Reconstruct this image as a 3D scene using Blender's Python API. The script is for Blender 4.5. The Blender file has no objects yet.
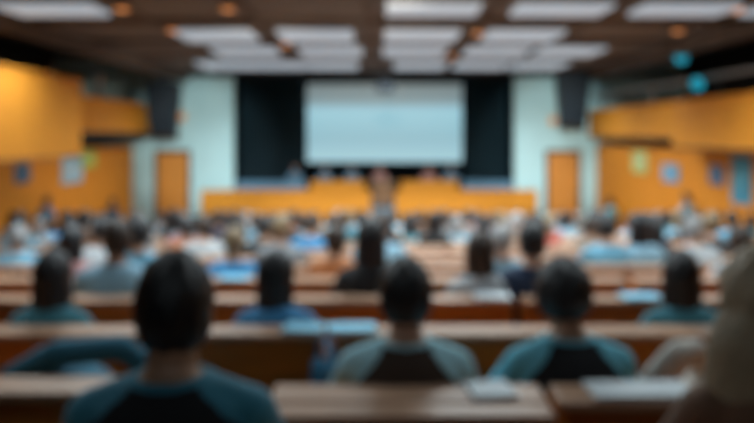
import bpy, bmesh, math, random
import numpy as np
from mathutils import Vector, Matrix, Euler

random.seed(7)
PI = math.pi
E = 3.5                      # eye height above the front floor (z = 0); camera looks along +Y
F = 700.0                    # focal length in pixels of the 754 px wide frame
col = bpy.context.scene.collection

# ------------------------------------------------------------------ camera
cd = bpy.data.cameras.new('camera'); cam = bpy.data.objects.new('camera', cd); col.objects.link(cam)
cam.location = (0, 0, E); cam.rotation_euler = (PI/2, 0, 0)
cd.sensor_width = 36; cd.lens = F/754*36; cd.shift_y = -(211.5-135)/754
cd.clip_start = 0.05; cd.clip_end = 200
cd.dof.use_dof = True; cd.dof.focus_distance = 0.16; cd.dof.aperture_fstop = 9.6
bpy.context.scene.camera = cam

# ------------------------------------------------------------------ world, exposure
sc = bpy.context.scene
w = bpy.data.worlds.new('world'); sc.world = w; w.use_nodes = True
w.node_tree.nodes['Background'].inputs[0].default_value = (0.5, 0.7, 0.9, 1)
w.node_tree.nodes['Background'].inputs[1].default_value = 0.02
sc.view_settings.view_transform = 'Standard'; sc.view_settings.look = 'None'
sc.view_settings.gamma = 1; sc.view_settings.use_curve_mapping = False
sc.view_settings.exposure = 0.0

# ------------------------------------------------------------------ lamps (each in a fixture built below; those outside the view are added fill)
CEIL = E + 2.03
ROW_Y = [10.85, 13.75, 16.35, 19.6]
ROW_S = [1.0, 1.5, 1.6, 1.8]   # depth of the fittings, row by row
ROW_X = [[-5.0, 0.86, 2.84, 4.75], [-3.12, -1.18, 0.86, 2.84], [-3.05, -1.07, 0.86, 2.78, 4.45], [-4.2, -2.75, -1.25, 1.2, 2.9, 4.5]]
def area(name, loc, rot, sx, sy, power, color, spread=130):
    l = bpy.data.lights.new(name, 'AREA'); l.shape = 'RECTANGLE'; l.size = sx; l.size_y = sy
    l.energy = power; l.color = color; l.spread = math.radians(spread)
    o = bpy.data.objects.new(name, l); o.location = loc; o.rotation_euler = rot; col.objects.link(o); return o
COOL = (0.82, 0.95, 1.0)
for y, xs in zip(ROW_Y, ROW_X):
    for x in xs: area('ceiling_lamp', (x, y, CEIL-0.135), (0, 0, 0), 1.4, .85, 80, COOL, 140)
FILL_LAMPS = [(-2.1, 8.4), (0.86, 8.4), (4.3, 8.4), (-2.1, 5.7), (0.86, 5.7), (4.75, 5.7), (-2.1, 3.0), (1.85, 3.0), (0, -.9)]  # unseen lamps added overhead to brighten the nearer rows and pew backs
for x, y in FILL_LAMPS: area('ceiling_lamp', (x, y, CEIL-0.135), (0, 0, 0), 1.4, .85, 72 if y > 7 else 95 if y > 5 else 12 if y > 0 else 7, COOL, 150)
FILL_SPOTS = [(-2.4, 7.7, (-5.7, 22.6, E-.3), 4000, 20, (0.85, 1, 1)), (2.6, 7.7, (5.6, 22.6, E-.3), 4000, 20, (0.85, 1, 1)),  # unseen spots added to brighten far wall, stage and gallery fronts
         (0.0, 7.7, (0.2, 22, E-1.8), 1500, 36, (1.0, 0.9, 0.75)),
         (3.6, 7.0, (-7.2, 17.6, E+.35), 2000, 22, (1, .9, .75)), (-3.6, 7.4, (6.8, 16.5, E-.2), 620, 50, (1, .9, .75))]
def spot(x, y, target, power, deg, color):
    l = bpy.data.lights.new('fill_spot_lamp', 'SPOT'); l.energy = power; l.spot_size = math.radians(deg); l.spot_blend = 0.7
    l.shadow_soft_size = 0.06; l.color = color
    o = bpy.data.objects.new('fill_spot_lamp', l); p = Vector((x, y, CEIL-0.35)); o.location = p
    o.rotation_euler = (Vector(target)-p).to_track_quat('-Z', 'Y').to_euler(); col.objects.link(o)
for s in FILL_SPOTS: spot(*s)

# ------------------------------------------------------------------ materials
def mat(name, rgb, rough=0.6, emit=None, es=1.0, metal=0.0, noise=0.0, scale=8.0, sheen=0.0, stretch=None, bump=0.0):
    m = bpy.data.materials.new(name); m.use_nodes = True; nt = m.node_tree; b = nt.nodes['Principled BSDF']
    b.inputs['Base Color'].default_value = (*rgb, 1); b.inputs['Roughness'].default_value = rough; b.inputs['Metallic'].default_value = metal
    if sheen: b.inputs['Sheen Weight'].default_value = sheen
    if noise or bump:
        tc = nt.nodes.new('ShaderNodeTexCoord'); mp = nt.nodes.new('ShaderNodeMapping'); n = nt.nodes.new('ShaderNodeTexNoise')
        mp.inputs['Scale'].default_value = stretch or (1, 1, 1)
        n.inputs['Scale'].default_value = scale; n.inputs['Detail'].default_value = 5
        nt.links.new(tc.outputs['Object'], mp.inputs[0]); nt.links.new(mp.outputs[0], n.inputs['Vector'])
        if noise:
            r = nt.nodes.new('ShaderNodeValToRGB')
            r.color_ramp.elements[0].position = .3; r.color_ramp.elements[1].position = .7
            r.color_ramp.elements[0].color = (*[c*(1-noise) for c in rgb], 1); r.color_ramp.elements[1].color = (*[min(1, c*(1+noise)) for c in rgb], 1)
            nt.links.new(n.outputs['Fac'], r.inputs[0]); nt.links.new(r.outputs[0], b.inputs['Base Color'])
        if bump:
            bu = nt.nodes.new('ShaderNodeBump'); bu.inputs['Strength'].default_value = bump; bu.inputs['Distance'].default_value = .01
            nt.links.new(n.outputs['Fac'], bu.inputs['Height']); nt.links.new(bu.outputs[0], b.inputs['Normal'])
    if emit:
        b.inputs['Emission Color'].default_value = (*emit, 1); b.inputs['Emission Strength'].default_value = es
    return m
M = {
 'orange': mat('orange_wood_panel', (.72, .27, .015), .7, noise=.12, scale=3, stretch=(1, 1, 8)),
 'orange_wall': mat('orange_wood_wall', (.75, .25, .010), .75, noise=.15, scale=3, stretch=(8, 8, .6)),
 'teal_wall': mat('pale_teal_plaster', (.52, .76, .78), .85, noise=.04, scale=2),
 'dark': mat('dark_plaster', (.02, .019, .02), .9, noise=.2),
 'ceil': mat('brown_grey_ceiling', (.19, .165, .15), .85, noise=.12, scale=2),
 'beam': mat('brown_beam', (.11, .075, .055), .7, noise=.2, scale=3),
 'carpet': mat('dark_carpet', (.03, .03, .035), .95, noise=.3, scale=40),
 'stage': mat('blue_grey_stage_floor', (.13, .21, .27), .6, noise=.1),
 'navy': mat('navy_velvet', (.022, .075, .105), .9, sheen=.15),
 'black': mat('black_velvet', (.004, .006, .01), .95),
 'blackmetal': mat('black_metal', (.02, .025, .035), .45),
 'speaker': mat('speaker_grille', (.007, .016, .026), .55),
 'chrome': mat('brushed_steel', (.5, .5, .52), .35, metal=1),
 'tan': mat('pale_beech_ledge', (.46, .27, .17), .42, noise=.15, scale=5, stretch=(.5, 6, 6)),
 'pew': mat('red_brown_wood', (.60, .19, .022), .42, noise=.25, scale=5, stretch=(.5, 4, 4)),
 'pewseat': mat('brown_wood_seat', (.25, .09, .03), .5, noise=.2, scale=5),
 'brown': mat('brown_wood', (.22, .11, .05), .5, noise=.15),
 'door': mat('orange_brown_door', (.68, .25, .035), .6, noise=.12, scale=4, stretch=(6, 6, .7)),
 'doorframe': mat('dark_frame', (.10, .06, .04), .6),
 'lamp': mat('lamp_diffuser', (.5, .52, .55), .6, emit=(.34, .43, .51), es=.76),
 'lampframe': mat('lamp_frame', (.3, .3, .3), .5),
 'warm': mat('warm_lens', (.5, .3, .1), .5, emit=(1.0, .36, .12), es=.8),
 'amber': mat('amber_glass', (.5, .22, .05), .5, emit=(.9, .30, .08), es=.35),
 'cyan': mat('cyan_lens', (.1, .5, .6), .4, emit=(.01, .36, .52), es=.75),
 'bluecloth': mat('blue_grey_cloth', (.13, .26, .37), .85, noise=.1),
 'paper': mat('white_paper', (.75, .82, .85), .7),
 'bluepaper': mat('light_blue_paper', (.25, .60, .78), .6),
 'eye': mat('dark_eye', (.03, .02, .02), .2), 'lips': mat('lips', (.35, .12, .1), .5), 'shoe': mat('shoe_leather', (.03, .025, .02), .5),
 'denim': mat('dark_trousers', (.025, .035, .06), .85),
}
def screen_mat():
    m = bpy.data.materials.new('projected_slide'); m.use_nodes = True; nt = m.node_tree; b = nt.nodes['Principled BSDF']
    b.inputs['Base Color'].default_value = (.4, .42, .42, 1); b.inputs['Roughness'].default_value = .9
    tc = nt.nodes.new('ShaderNodeTexCoord'); sx = nt.nodes.new('ShaderNodeSeparateXYZ'); r = nt.nodes.new('ShaderNodeValToRGB')
    nt.links.new(tc.outputs['Generated'], sx.inputs[0]); nt.links.new(sx.outputs['Z'], r.inputs[0])
    e = r.color_ramp.elements; e[0].position = 0; e[0].color = (.34, .58, .66, 1); e[1].position = 1; e[1].color = (.15, .19, .195, 1)
    for p, c in ((.3, (.24, .46, .54, 1)), (.55, (.27, .53, .62, 1)), (.68, (.30, .56, .66, 1)), (.76, (.19, .29, .32, 1))):
        q = e.new(p); q.color = c
    nt.links.new(r.outputs[0], b.inputs['Emission Color']); b.inputs['Emission Strength'].default_value = 1.0
    return m
M['screen'] = screen_mat()

# ------------------------------------------------------------------ helpers
def link(name, me, m, parent=None):
    o = bpy.data.objects.new(name, me); col.objects.link(o)
    if m is not None: me.materials.append(m)
    if parent is not None: o.parent = parent
    return o
def new_mesh(name, bm, smooth=False):
    me = bpy.data.meshes.new(name); bm.normal_update(); bm.to_mesh(me); bm.free()
    if smooth:
        for p in me.polygons: p.use_smooth = True
    return me
class MB:
    """collects boxes, tubes and lofts into one mesh"""
    def __init__(s): s.bm = bmesh.new()
    def box(s, x0, x1, y0, y1, z0, z1, bevel=0.0, mtx=None):
        r = bmesh.ops.create_cube(s.bm, size=1.0)
        vs = r['verts']
        for v in vs: v.co = Vector(((x0+x1)/2+v.co.x*(x1-x0), (y0+y1)/2+v.co.y*(y1-y0), (z0+z1)/2+v.co.z*(z1-z0)))
        if bevel:
            es = list({e for v in vs for e in v.link_edges})
            rr = bmesh.ops.bevel(s.bm, geom=es, offset=bevel, segments=2, affect='EDGES', profile=.5)
            vs = list({v for f in rr['faces'] for v in f.verts} | {v for v in vs if v.is_valid})
        if mtx is not None: bmesh.ops.transform(s.bm, matrix=mtx, verts=vs)
        return s
    def tube(s, a, b, r0, r1=None, n=14):
        a, b = Vector(a), Vector(b); r1 = r0 if r1 is None else r1
        q = (b-a).to_track_quat('Z', 'Y').to_matrix().to_4x4(); q.translation = (a+b)/2
        bmesh.ops.create_cone(s.bm, cap_ends=True, segments=n, radius1=r0, radius2=r1, depth=(b-a).length, matrix=q); return s
    def lathe(s, pts, loc=(0, 0, 0), n=24):
        loc = Vector(loc); rings = []
        for r, z in pts: rings.append([s.bm.verts.new(loc+Vector((r*math.cos(2*PI*k/n), r*math.sin(2*PI*k/n), z))) for k in range(n)])
        for A, B in zip(rings, rings[1:]):
            for k in range(n): s.bm.faces.new((A[k], A[(k+1) % n], B[(k+1) % n], B[k]))
        s.bm.faces.new(rings[0][::-1]); s.bm.faces.new(rings[-1]); return s
    def prism(s, pts, x0, x1):
        """profile of (y, z) points pushed along x"""
        A = [s.bm.verts.new((x0, y, z)) for y, z in pts]; B = [s.bm.verts.new((x1, y, z)) for y, z in pts]; n = len(pts)
        s.bm.faces.new(A); s.bm.faces.new(B[::-1])
        for k in range(n): s.bm.faces.new((A[k], B[k], B[(k+1) % n], A[(k+1) % n]))
        bmesh.ops.recalc_face_normals(s.bm, faces=s.bm.faces[:]); return s
    def build(s, name, m, parent=None, smooth=False, kind=None):
        o = link(name, new_mesh(name, s.bm, smooth), m, parent)
        if kind: o['kind'] = kind
        return o
def tag(o, label, cat, group=None):
    o['label'] = label; o['category'] = cat
    if group: o['group'] = group
    return o
def empty(name, loc, rz=0):
    o = bpy.data.objects.new(name, None); col.objects.link(o); o.location = loc; o.rotation_euler = (0, 0, rz); o.empty_display_size = .1; return o
def copy_tree(o, parent=None):
    c = o.copy(); col.objects.link(c)
    if parent is not None: c.parent = parent
    for ch in list(o.children): copy_tree(ch, c)
    return c
def struct(name, mb, m): return mb.build(name, m, kind='structure')
def X_at(px, D): return (px-377)*D/F
def Z_at(py, D): return E-(py-135)*D/F
ORD = 'first second third fourth fifth sixth seventh eighth ninth tenth eleventh twelfth thirteenth fourteenth fifteenth sixteenth seventeenth eighteenth nineteenth twentieth twenty-first twenty-second twenty-third twenty-fourth twenty-fifth'.split()

# ------------------------------------------------------------------ stepped floor
NROWS = 18
def row_y(n): return 1.35 if n == 0 else 2.1+.98*(n-1)
def row_z(n): return E-1.50 if n == 0 else E-1.65-.086*(n-1)-.0011*(n-1)**2
WL, WR, WF, WB = -7.9, 7.1, 22.6, -2.6
pts = [(WB, -0.3)]
for n in range(NROWS+1):
    y0 = WB if n == 0 else row_y(n)-.16
    y1 = row_y(n+1)-.16
    pts += [(y0, row_z(n)), (y1, row_z(n))]
pts += [(row_y(NROWS+1)-.16, 0), (WF, 0), (WF, -.3)]
struct('floor', MB().prism(pts, WL, WR), M['carpet'])

# ------------------------------------------------------------------ side walls, galleries, ceiling
# left
GL = -10.4; GR = 10.0
struct('wall_left', MB().box(WL-.2, WL, WB, WF, -.3, E-.35), M['orange_wall'])
struct('wall_right', MB().box(WR, WR+.2, WB, WF, -.3, E-.3), M['orange_wall'])
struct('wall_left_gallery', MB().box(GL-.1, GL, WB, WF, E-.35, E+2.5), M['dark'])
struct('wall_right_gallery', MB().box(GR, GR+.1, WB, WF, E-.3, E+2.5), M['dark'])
struct('wall_back', MB().box(GL, GR, WB-.2, WB, -.3, E+2.5), M['beam'])
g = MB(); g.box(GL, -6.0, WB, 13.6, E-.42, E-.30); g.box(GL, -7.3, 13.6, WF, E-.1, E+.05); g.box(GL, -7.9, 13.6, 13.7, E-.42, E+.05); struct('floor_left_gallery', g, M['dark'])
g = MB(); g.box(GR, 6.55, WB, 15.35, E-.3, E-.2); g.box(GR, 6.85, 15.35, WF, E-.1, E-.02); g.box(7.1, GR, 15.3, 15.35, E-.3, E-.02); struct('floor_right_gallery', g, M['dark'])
c = MB(); c.box(-6.1, 6.5, WB, WF, CEIL, CEIL+.12); struct('ceiling', c, M['ceil'])
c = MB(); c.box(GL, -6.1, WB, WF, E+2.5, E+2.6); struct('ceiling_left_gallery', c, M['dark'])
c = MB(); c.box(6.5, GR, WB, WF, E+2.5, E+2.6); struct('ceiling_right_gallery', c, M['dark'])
def beam(name, mb, label):
    o = mb.build(name, M['beam']); o['kind'] = 'structure'; return o
b = MB().box(-6.3, -6.08, WB, WF, E+1.72, E+2.5); beam('trim_1', b, '')
b = MB().box(6.48, 6.68, WB, WF, E+1.72, E+2.5); beam('trim_2', b, '')
k = 3
for y in (7.1, 9.9, 12.35, 15.0, 17.9, 21.3):
    beam('trim_%d' % k, MB().box(-6.08, 6.48, y-.16, y+.16, CEIL-.07, CEIL), ''); k += 1
for x in (-4.0, -2.1, -.15, 1.85, 3.8):
    beam('trim_%d' % k, MB().box(x-.06, x+.06, 10.31, 22.4, CEIL-.05, CEIL-.001), ''); k += 1

def parapet(label, x, y0, y1, z0, z1, side, n_panels):
    """gallery front: boarded panel with cap rail, bottom trim and seams"""
    root = empty('gallery_parapet', (x, y0, z0)); tag(root, label, 'parapet')
    t = .14*side     # thickness away from the nave
    L = y1-y0; H = z1-z0; p = MB()
    seg = L/n_panels
    for i in range(n_panels):
        p.box(min(0, t), max(0, t), i*seg+.006, (i+1)*seg-.006, .03, H-.04, bevel=.008)
    p.build('panel', M['orange'], root)
    MB().box(min(-.03*side, t*1.1), max(-.03*side, t*1.1), -.02, L+.02, H-.04, H, bevel=.006).build('cap_rail', M['orange'], root)
    MB().box(min(-.02*side, t), max(-.02*side, t), 0, L, 0, .03).build('bottom_trim', M['brown'], root)
    return root
parapet('tall orange wooden gallery front on the left, nearest the camera', -5.74, 3.0, 13.6, E-.42, E+1.07, -1, 8)
parapet('short orange gallery front on the left, beside the hanging loudspeaker', -7.2, 13.75, 22.3, E+.06, E+.96, -1, 7)
parapet('large orange wooden gallery front on the right, nearest the camera', 6.45, 3.0, 15.3, E-.28, E+.74, 1, 9)
parapet('narrow orange gallery front on the right, running to the far pale wall', 6.8, 15.85, 22.5, E-.08, E+.78, 1, 5)
# handrail over the right gallery front
hr = empty('gallery_handrail', (6.95, 4, E+.74)); tag(hr, 'grey metal handrail above the right gallery front', 'handrail')
MB().box(-.05, .05, 0, 18.4, .42, .52, bevel=.02).build('rail', M['lampframe'], hr)
for i in range(8): MB().tube((0, .4+i*2.45, .0), (0, .4+i*2.45, .43), .025).build('post', M['blackmetal'], hr)

# ------------------------------------------------------------------ far wall, proscenium, doors
OX0, OX1, OZ1 = X_at(233, WF), X_at(515, WF), Z_at(76, WF)
SZ = E-2.30     # stage floor level
dl0, dl1 = X_at(157, WF), X_at(188, WF); dr0, dr1 = X_at(548, WF), X_at(578, WF); DZ = Z_at(153, WF)
wf = MB()
for a, bb, z0, z1 in ((GL, dl0, -.3, E+2.5), (dl0, dl1, DZ, E+2.5), (dl1, OX0, -.3, E+2.5), (OX1, dr0, -.3, E+2.5), (dr0, dr1, DZ, E+2.5), (dr1, GR, -.3, E+2.5), (OX0, OX1, OZ1, E+2.5)):
    wf.box(a, bb, WF, WF+.25, z0, z1)
struct('wall_far', wf, M['teal_wall'])
struct('trim_20', MB().box(-6.05, 6.45, WF-.12, WF-.001, OZ1-.02, CEIL-.002), M['blackmetal'])
LZ = .5
def door(i, x0, x1):
    d = MB().box(x0, x1, WF+.02, WF+.07, LZ, DZ-.01, bevel=.004)
    for z0, z1 in ((LZ+.25, LZ+1.0), (LZ+1.15, DZ-.3)): d.box(x0+.16, x1-.16, WF+.005, WF+.025, z0, z1, bevel=.006)
    o = d.build('door_%d' % i, M['door'], kind='structure')
    f = MB(); f.box(x0-.09, x0, WF-.03, WF+.02, LZ, DZ+.1); f.box(x1, x1+.09, WF-.03, WF+.02, LZ, DZ+.1); f.box(x0, x1, WF-.03, WF+.02, DZ, DZ+.1)
    f.build('door_frame', M['doorframe'], o)
    MB().tube((x1-.1, WF+.02, LZ+1.05), (x1-.1, WF-.05, LZ+1.05), .012).tube((x1-.1, WF-.05, LZ+1.05), (x1-.22, WF-.05, LZ+1.05), .011).build('door_handle', M['chrome'], o)
door(1, dl0, dl1); door(2, dr0, dr1)
struct('floor_landing_left', MB().box(WL, X_at(201, 21.75)-.01, 21.3, WF, .001, LZ), M['carpet']); struct('floor_landing_right', MB().box(X_at(537, 21.75)+.01, WR, 21.3, WF, .001, LZ), M['carpet'])
# stage house
ST0 = 21.75; SXL, SXR = X_at(201, ST0), X_at(537, ST0); SB = 27.6
s = MB(); s.box(SXL, SXR, ST0, WF-.001, .001, SZ); s.box(OX0+.001, OX1-.001, WF-.001, SB, .001, SZ); struct('floor_stage', s, M['stage'])
s = MB(); s.box(OX0-1.2, OX1+1.2, SB, SB+.1, 0, E+3.4); s.box(OX0-1.3, OX0-1.2, WF+.25, SB+.1, 0, E+3.4); s.box(OX1+1.2, OX1+1.3, WF+.25, SB+.1, 0, E+3.4)
s.box(OX0-1.3, OX1+1.3, WF+.25, SB+.1, E+3.4, E+3.5); struct('wall_stage', s, M['black'])
# stage front: boarded face + low wooden balustrade with a gap in the middle
GAPL, GAPR = X_at(371, ST0), X_at(395, ST0); BT = Z_at(190, ST0)
def front(x0, x1, label):
    r = empty('stage_front_panel', (x0, ST0, 0)); tag(r, label, 'stage front', 'orange boarded stage fronts'); L = x1-x0; n = max(1, round(L/.85))
    p = MB()
    for i in range(n): p.box(i*L/n+.006, (i+1)*L/n-.006, -.08, -.002, .03, BT-.04, bevel=.008)
    p.build('panel', M['orange'], r)
    MB().box(0, L, -.13, .06, BT-.04, BT, bevel=.008).build('cap_rail', M['orange'], r)
    MB().box(0, L, -.1, -.002, 0.002, .03).build('plinth', M['brown'], r)
front(SXL, GAPL, 'orange boarded stage front left of the centre steps'); front(GAPR, SXR, 'orange boarded stage front right of the centre steps')
st = empty('stage_steps', ((GAPL+GAPR)/2, ST0-.01, 0)); tag(st, 'dark blue carpeted steps climbing to the stage between the orange fronts', 'steps')
hw = (GAPR-GAPL)/2-.02
for i in range(4): MB().box(-hw, hw, -.30*(4-i), -.30*(3-i), 0.001, SZ*(i+1)/5, bevel=.006).build('step', M['navy'], st)

# curtains: pleated
def drape(name, label, x0, x1, y, z0, z1, m, amp=.09, pleats=14, cat='curtain'):
    bm = bmesh.new(); N = pleats*10; rows = 7; R = []
    for j in range(rows):
        t = j/(rows-1); row = []
        for i in range(N+1):
            u = i/N; ph = 2*PI*pleats*u+.8*math.sin(7*u+1)
            row.append(bm.verts.new((x0+(x1-x0)*u+.02*math.sin(ph*1.0+2)*(1-t*.3), y+amp*(.65+.35*(1-t))*math.sin(ph)+.02*math.sin(3*u*PI+t*2), z0+(z1-z0)*t)))
        R.append(row)
    for A, B in zip(R, R[1:]):
        for i in range(N): bm.faces.new((A[i], A[i+1], B[i+1], B[i]))
    bmesh.ops.solidify(bm, geom=bm.faces[:], thickness=.012)
    o = link(name, new_mesh(name, bm, True), m); tag(o, label, cat); return o
drape('stage_curtain', 'navy pleated stage curtain hanging left of the projection screen', OX0-.3, X_at(303, 25.2), 25.2, SZ+.02, E+3.2, M['navy'], pleats=16)
drape('stage_curtain', 'navy pleated stage curtain hanging right of the projection screen', X_at(466, 25.2), OX1+.3, 25.2, SZ+.02, E+3.2, M['navy'], pleats=12)
drape('backdrop_curtain', 'black pleated curtain behind the projection screen', OX0-1.0, OX1+1.0, 27.3, SZ+.02, E+3.2, M['black'], pleats=40)

# projection screen
SY = 26.3; sx0, sx1, sz0, sz1 = X_at(307, SY), X_at(462, SY), Z_at(162, SY), Z_at(84, SY)
ps = empty('projection_screen', ((sx0+sx1)/2, SY, sz0)); tag(ps, 'wide projection screen glowing pale blue above the stage', 'projection screen')
hw = (sx1-sx0)/2; H = sz1-sz0
MB().box(-hw, hw, -.01, .01, 0, H).build('screen_surface', M['screen'], ps)
MB().box(-hw-.06, hw+.06, -.06, .06, H, H+.13, bevel=.02).build('roller_case', M['blackmetal'], ps)
MB().tube((-hw, 0, -.02), (hw, 0, -.02), .022).build('weight_bar', M['blackmetal'], ps)
for sx in (-hw*.8, hw*.8): MB().tube((sx, 0, H+.1), (sx, 0, E+3.4-sz0), .01).build('suspension_cable', M['blackmetal'], ps)

# ceiling projector
PY = 17.2; pr = empty('ceiling_projector', (X_at(385, PY), PY, CEIL)); tag(pr, 'dark projector hanging from the ceiling in front of the screen top', 'projector')
MB().tube((0, 0, 0), (0, 0, -.78), .03).build('pole', M['blackmetal'], pr)
MB().box(-.22, .22, -.2, .2, -.98, -.78, bevel=.03).build('housing', M['speaker'], pr)
MB().tube((.08, .19, -.88), (.08, .27, -.88), .055, .05, 20).build('lens', M['chrome'], pr)
MB().box(-.1, .1, -.1, .1, -.012, 0.0, bevel=.003).build('ceiling_plate', M['blackmetal'], pr)

# ------------------------------------------------------------------ ceiling light panels
def panel_proto():
    r = empty('ceiling_light', (0, 0, 0))
    f = MB(); f.box(-.74, .74, -.46, -.432, -.06, 0); f.box(-.74, .74, .432, .46, -.06, 0); f.box(-.74, -.712, -.432, .432, -.06, 0); f.box(.712, .74, -.432, .432, -.06, 0)
    f.build('frame', M['lampframe'], r)
    d = MB(); d.box(-.71, .71, -.43, .43, -.125, -.03, bevel=.01)
    d.build('diffuser', M['lamp'], r); return r
proto = panel_proto(); first = True
allp = [(x, y, i) for i, (y, xs) in enumerate(zip(ROW_Y, ROW_X)) for x in xs]
rown = ['nearest', 'second nearest', 'third nearest', 'farthest']
for x, y, i in allp:
    o = proto if first else copy_tree(proto); first = False
    o.location = (x, y, CEIL); o.scale = (1, ROW_S[i], 1)
    j = sorted(ROW_X[i]).index(x)
    tag(o, 'flat white ceiling light, %s row, %s from the left' % (rown[i], ORD[j]), 'ceiling light', 'flat white ceiling lights')
o = copy_tree(proto); o.location = (6.14, ROW_Y[0], CEIL); o.scale = (.44, 1, 1); tag(o, 'short white ceiling light cut by the right edge of the view', 'ceiling light', 'flat white ceiling lights')
for x, y in FILL_LAMPS:
    o = copy_tree(proto); o.location = (x, y, CEIL); tag(o, 'added flat white fill light overhead, outside the view', 'ceiling light', 'flat white ceiling lights')
# added fill spotlights (cans holding the spot lamps, unseen above the frame)
for sx, sy, tg, *_ in FILL_SPOTS:
    p = Vector((sx, sy, CEIL-.35)); r = empty('fill_spotlight', p); r.rotation_euler = (Vector(tg)-p).to_track_quat('-Z', 'Y').to_euler()
    tag(r, 'added black fill spotlight hung from the ceiling overhead', 'spotlight', 'added fill spotlights overhead')
    h = MB(); n = 20
    bm = h.bm; ra = [bm.verts.new((.13*math.cos(2*PI*k/n), .13*math.sin(2*PI*k/n), -.12)) for k in range(n)]
    rb = [bm.verts.new((.11*math.cos(2*PI*k/n), .11*math.sin(2*PI*k/n), .14)) for k in range(n)]
    for k_ in range(n): bm.faces.new((ra[k_], ra[(k_+1) % n], rb[(k_+1) % n], rb[k_]))
    bm.faces.new(rb[::-1]); bmesh.ops.solidify(bm, geom=bm.faces[:], thickness=.006)
    h.build('housing', M['blackmetal'], r)
    u = (r.rotation_euler.to_matrix().inverted() @ Vector((0, 0, 1)))
    MB().tube(u*.12, u*.35, .02).build('yoke', M['blackmetal'], r)
# warm downlights
DL = [(122, 5), (228, 5), (12, 6), (172, 27), (285, 42), (478, 30), (452, 54), (678, 28), (738, 6), (228, 48)]
proto = None
places = ['beside the nearest left ceiling light', 'left of centre in the nearest bay', 'in the far left top corner', 'above the left gallery front', 'left of centre in the third bay', 'right of centre in the second bay',
          'right of centre in the far bay', 'above the right gallery front', 'in the far right top corner', 'above the left end of the stage']
for (px, py), pl in zip(DL, places):
    D = (CEIL-.03-E)*F/(135-py); x = X_at(px, D)
    if proto is None:
        r = proto = empty('warm_downlight', (0, 0, 0))
        MB().lathe([(.10, -.09), (.125, -.09), (.125, 0), (.02, 0)], n=24).build('trim_ring', M['brown'], r)
        MB().lathe([(.02, -.12), (.085, -.115), (.10, -.095), (.10, -.085)], n=24).build('lens', M['warm'], r)
    else: r = copy_tree(proto)
    x = max(-5.95, min(6.35, x)); r.location = (x, D, CEIL); tag(r, 'small warm orange downlight '+pl, 'downlight', 'warm ceiling downlights')

# cyan spotlights by the right gallery
def gallery_spot(px, py, X, label):
    D = X*F/(px-377); z = Z_at(py, D); r = empty('cyan_spotlight', (X, D, z)); tag(r, label, 'spotlight', 'cyan spotlights by the right gallery')
    MB().lathe([(.09, .0), (.14, .03), (.15, .24), (.155, .26)], n=24).build('housing', M['blackmetal'], r)
    MB().lathe([(.02, .262), (.12, .268), (.148, .258), (.148, .255)][::-1], n=24).build('lens', M['cyan'], r)
    for ch in r.children: ch.rotation_euler = (PI/2-.1, 0, 0)
    MB().tube((0, 0, .1 if py < 70 else -.12), (0, 0, E+1.72-z if py < 70 else E+.74-z), .015).build('bracket', M['blackmetal'], r)
gallery_spot(676, 60, 6.62, 'upper cyan glowing spotlight above the right gallery front')
gallery_spot(692, 86, 6.72, 'lower cyan glowing spotlight just over the right gallery front')

# hanging loudspeakers
def line_array(px0, px1, label):
    D = 21.4; xc = X_at((px0+px1)/2, D); wd = (px1-px0)*D/F*.9
    r = empty('hanging_loudspeaker', (xc, D, E+1.72 if abs(xc) > 6.3 else CEIL)); top = r.location.z; tag(r, label, 'loudspeaker', 'hanging loudspeakers')
    z = -.12; y = 0
    for i in range(7):
        a = -.02*i*i*.5; h = .24
        mtx = Matrix.Translation((0, y, z-h/2)) @ Matrix.Rotation(a, 4, 'X')
        k_ = 1-.045*i
        c_ = MB().box(-wd/2*k_, wd/2*k_, -.22, .22, -h/2+.006, h/2-.006, bevel=.015, mtx=mtx).build('cabinet', M['speaker'], r)
        MB().box(-wd/2*k_+.04, wd/2*k_-.04, -.235, -.221, -h/2+.03, h/2-.03, mtx=mtx).build('grille', M['speaker'], c_)
        z -= h*math.cos(a); y += h*math.sin(a)*-.5
    MB().box(-wd*.3, wd*.3, -.1, .1, -.12, -.07).build('flying_frame', M['blackmetal'], r)
    for sx in (-.2, .2): MB().tube((sx, 0, -.08), (sx, 0, .0 if abs(xc) < 6.3 else 0.0), .012).build('cable', M['blackmetal'], r)
line_array(145, 182, 'black hanging loudspeaker stack in front of the left pale wall')
line_array(555, 591, 'black hanging loudspeaker stack in front of the right pale wall')
# wall sconces
for px, py, l in ((183, 117, 'small orange wall lamp beside the left hanging loudspeaker'), (552, 121, 'small orange wall lamp beside the right hanging loudspeaker')):
    r = empty('wall_lamp', (X_at(px, WF), WF, Z_at(py, WF))); tag(r, l, 'wall lamp', 'orange wall lamps')
    MB().box(-.06, .06, -.03, 0, -.12, .12, bevel=.01).build('back_plate', M['brown'], r)
    MB().lathe([(.06, -.12), (.11, -.05), (.12, .08), (.09, .12)], (0, -.14, 0)).build('lamp_shade', M['amber'], r)

# posters and banner on the side walls
def poster(name, side, px, py, wpx, hpx, rgb, rgb2, label, cat='poster'):
    X = WL if side < 0 else WR; D = X*F/(px-377); z = Z_at(py, D); dy = wpx*D*D/(abs(X)*F); h = hpx*D/F
    r = empty(name, (X, D, z-h/2)); tag(r, label, cat)
    q = .02*-side; lo, hi = sorted((0.001*-side, q))
    MB().box(lo, hi, -dy/2, dy/2, 0, h).build('sheet', mat(name+'_print', rgb, .6, noise=.25, scale=3), r)
    lo, hi = sorted((q, q+.006*-side))
    MB().box(lo, hi, -dy*.28, dy*.22, h*.35, h*.7).build('picture', mat(name+'_picture', rgb2, .6), r)
poster('wall_poster', -1, 72, 170, 20, 26, (.34, .55, .66), (.6, .7, .72), 'pale blue poster on the left orange wall')
poster('wall_poster', -1, 88, 159, 14, 17, (.45, .55, .08), (.6, .6, .2), 'small yellow-green poster on the left orange wall')
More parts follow.
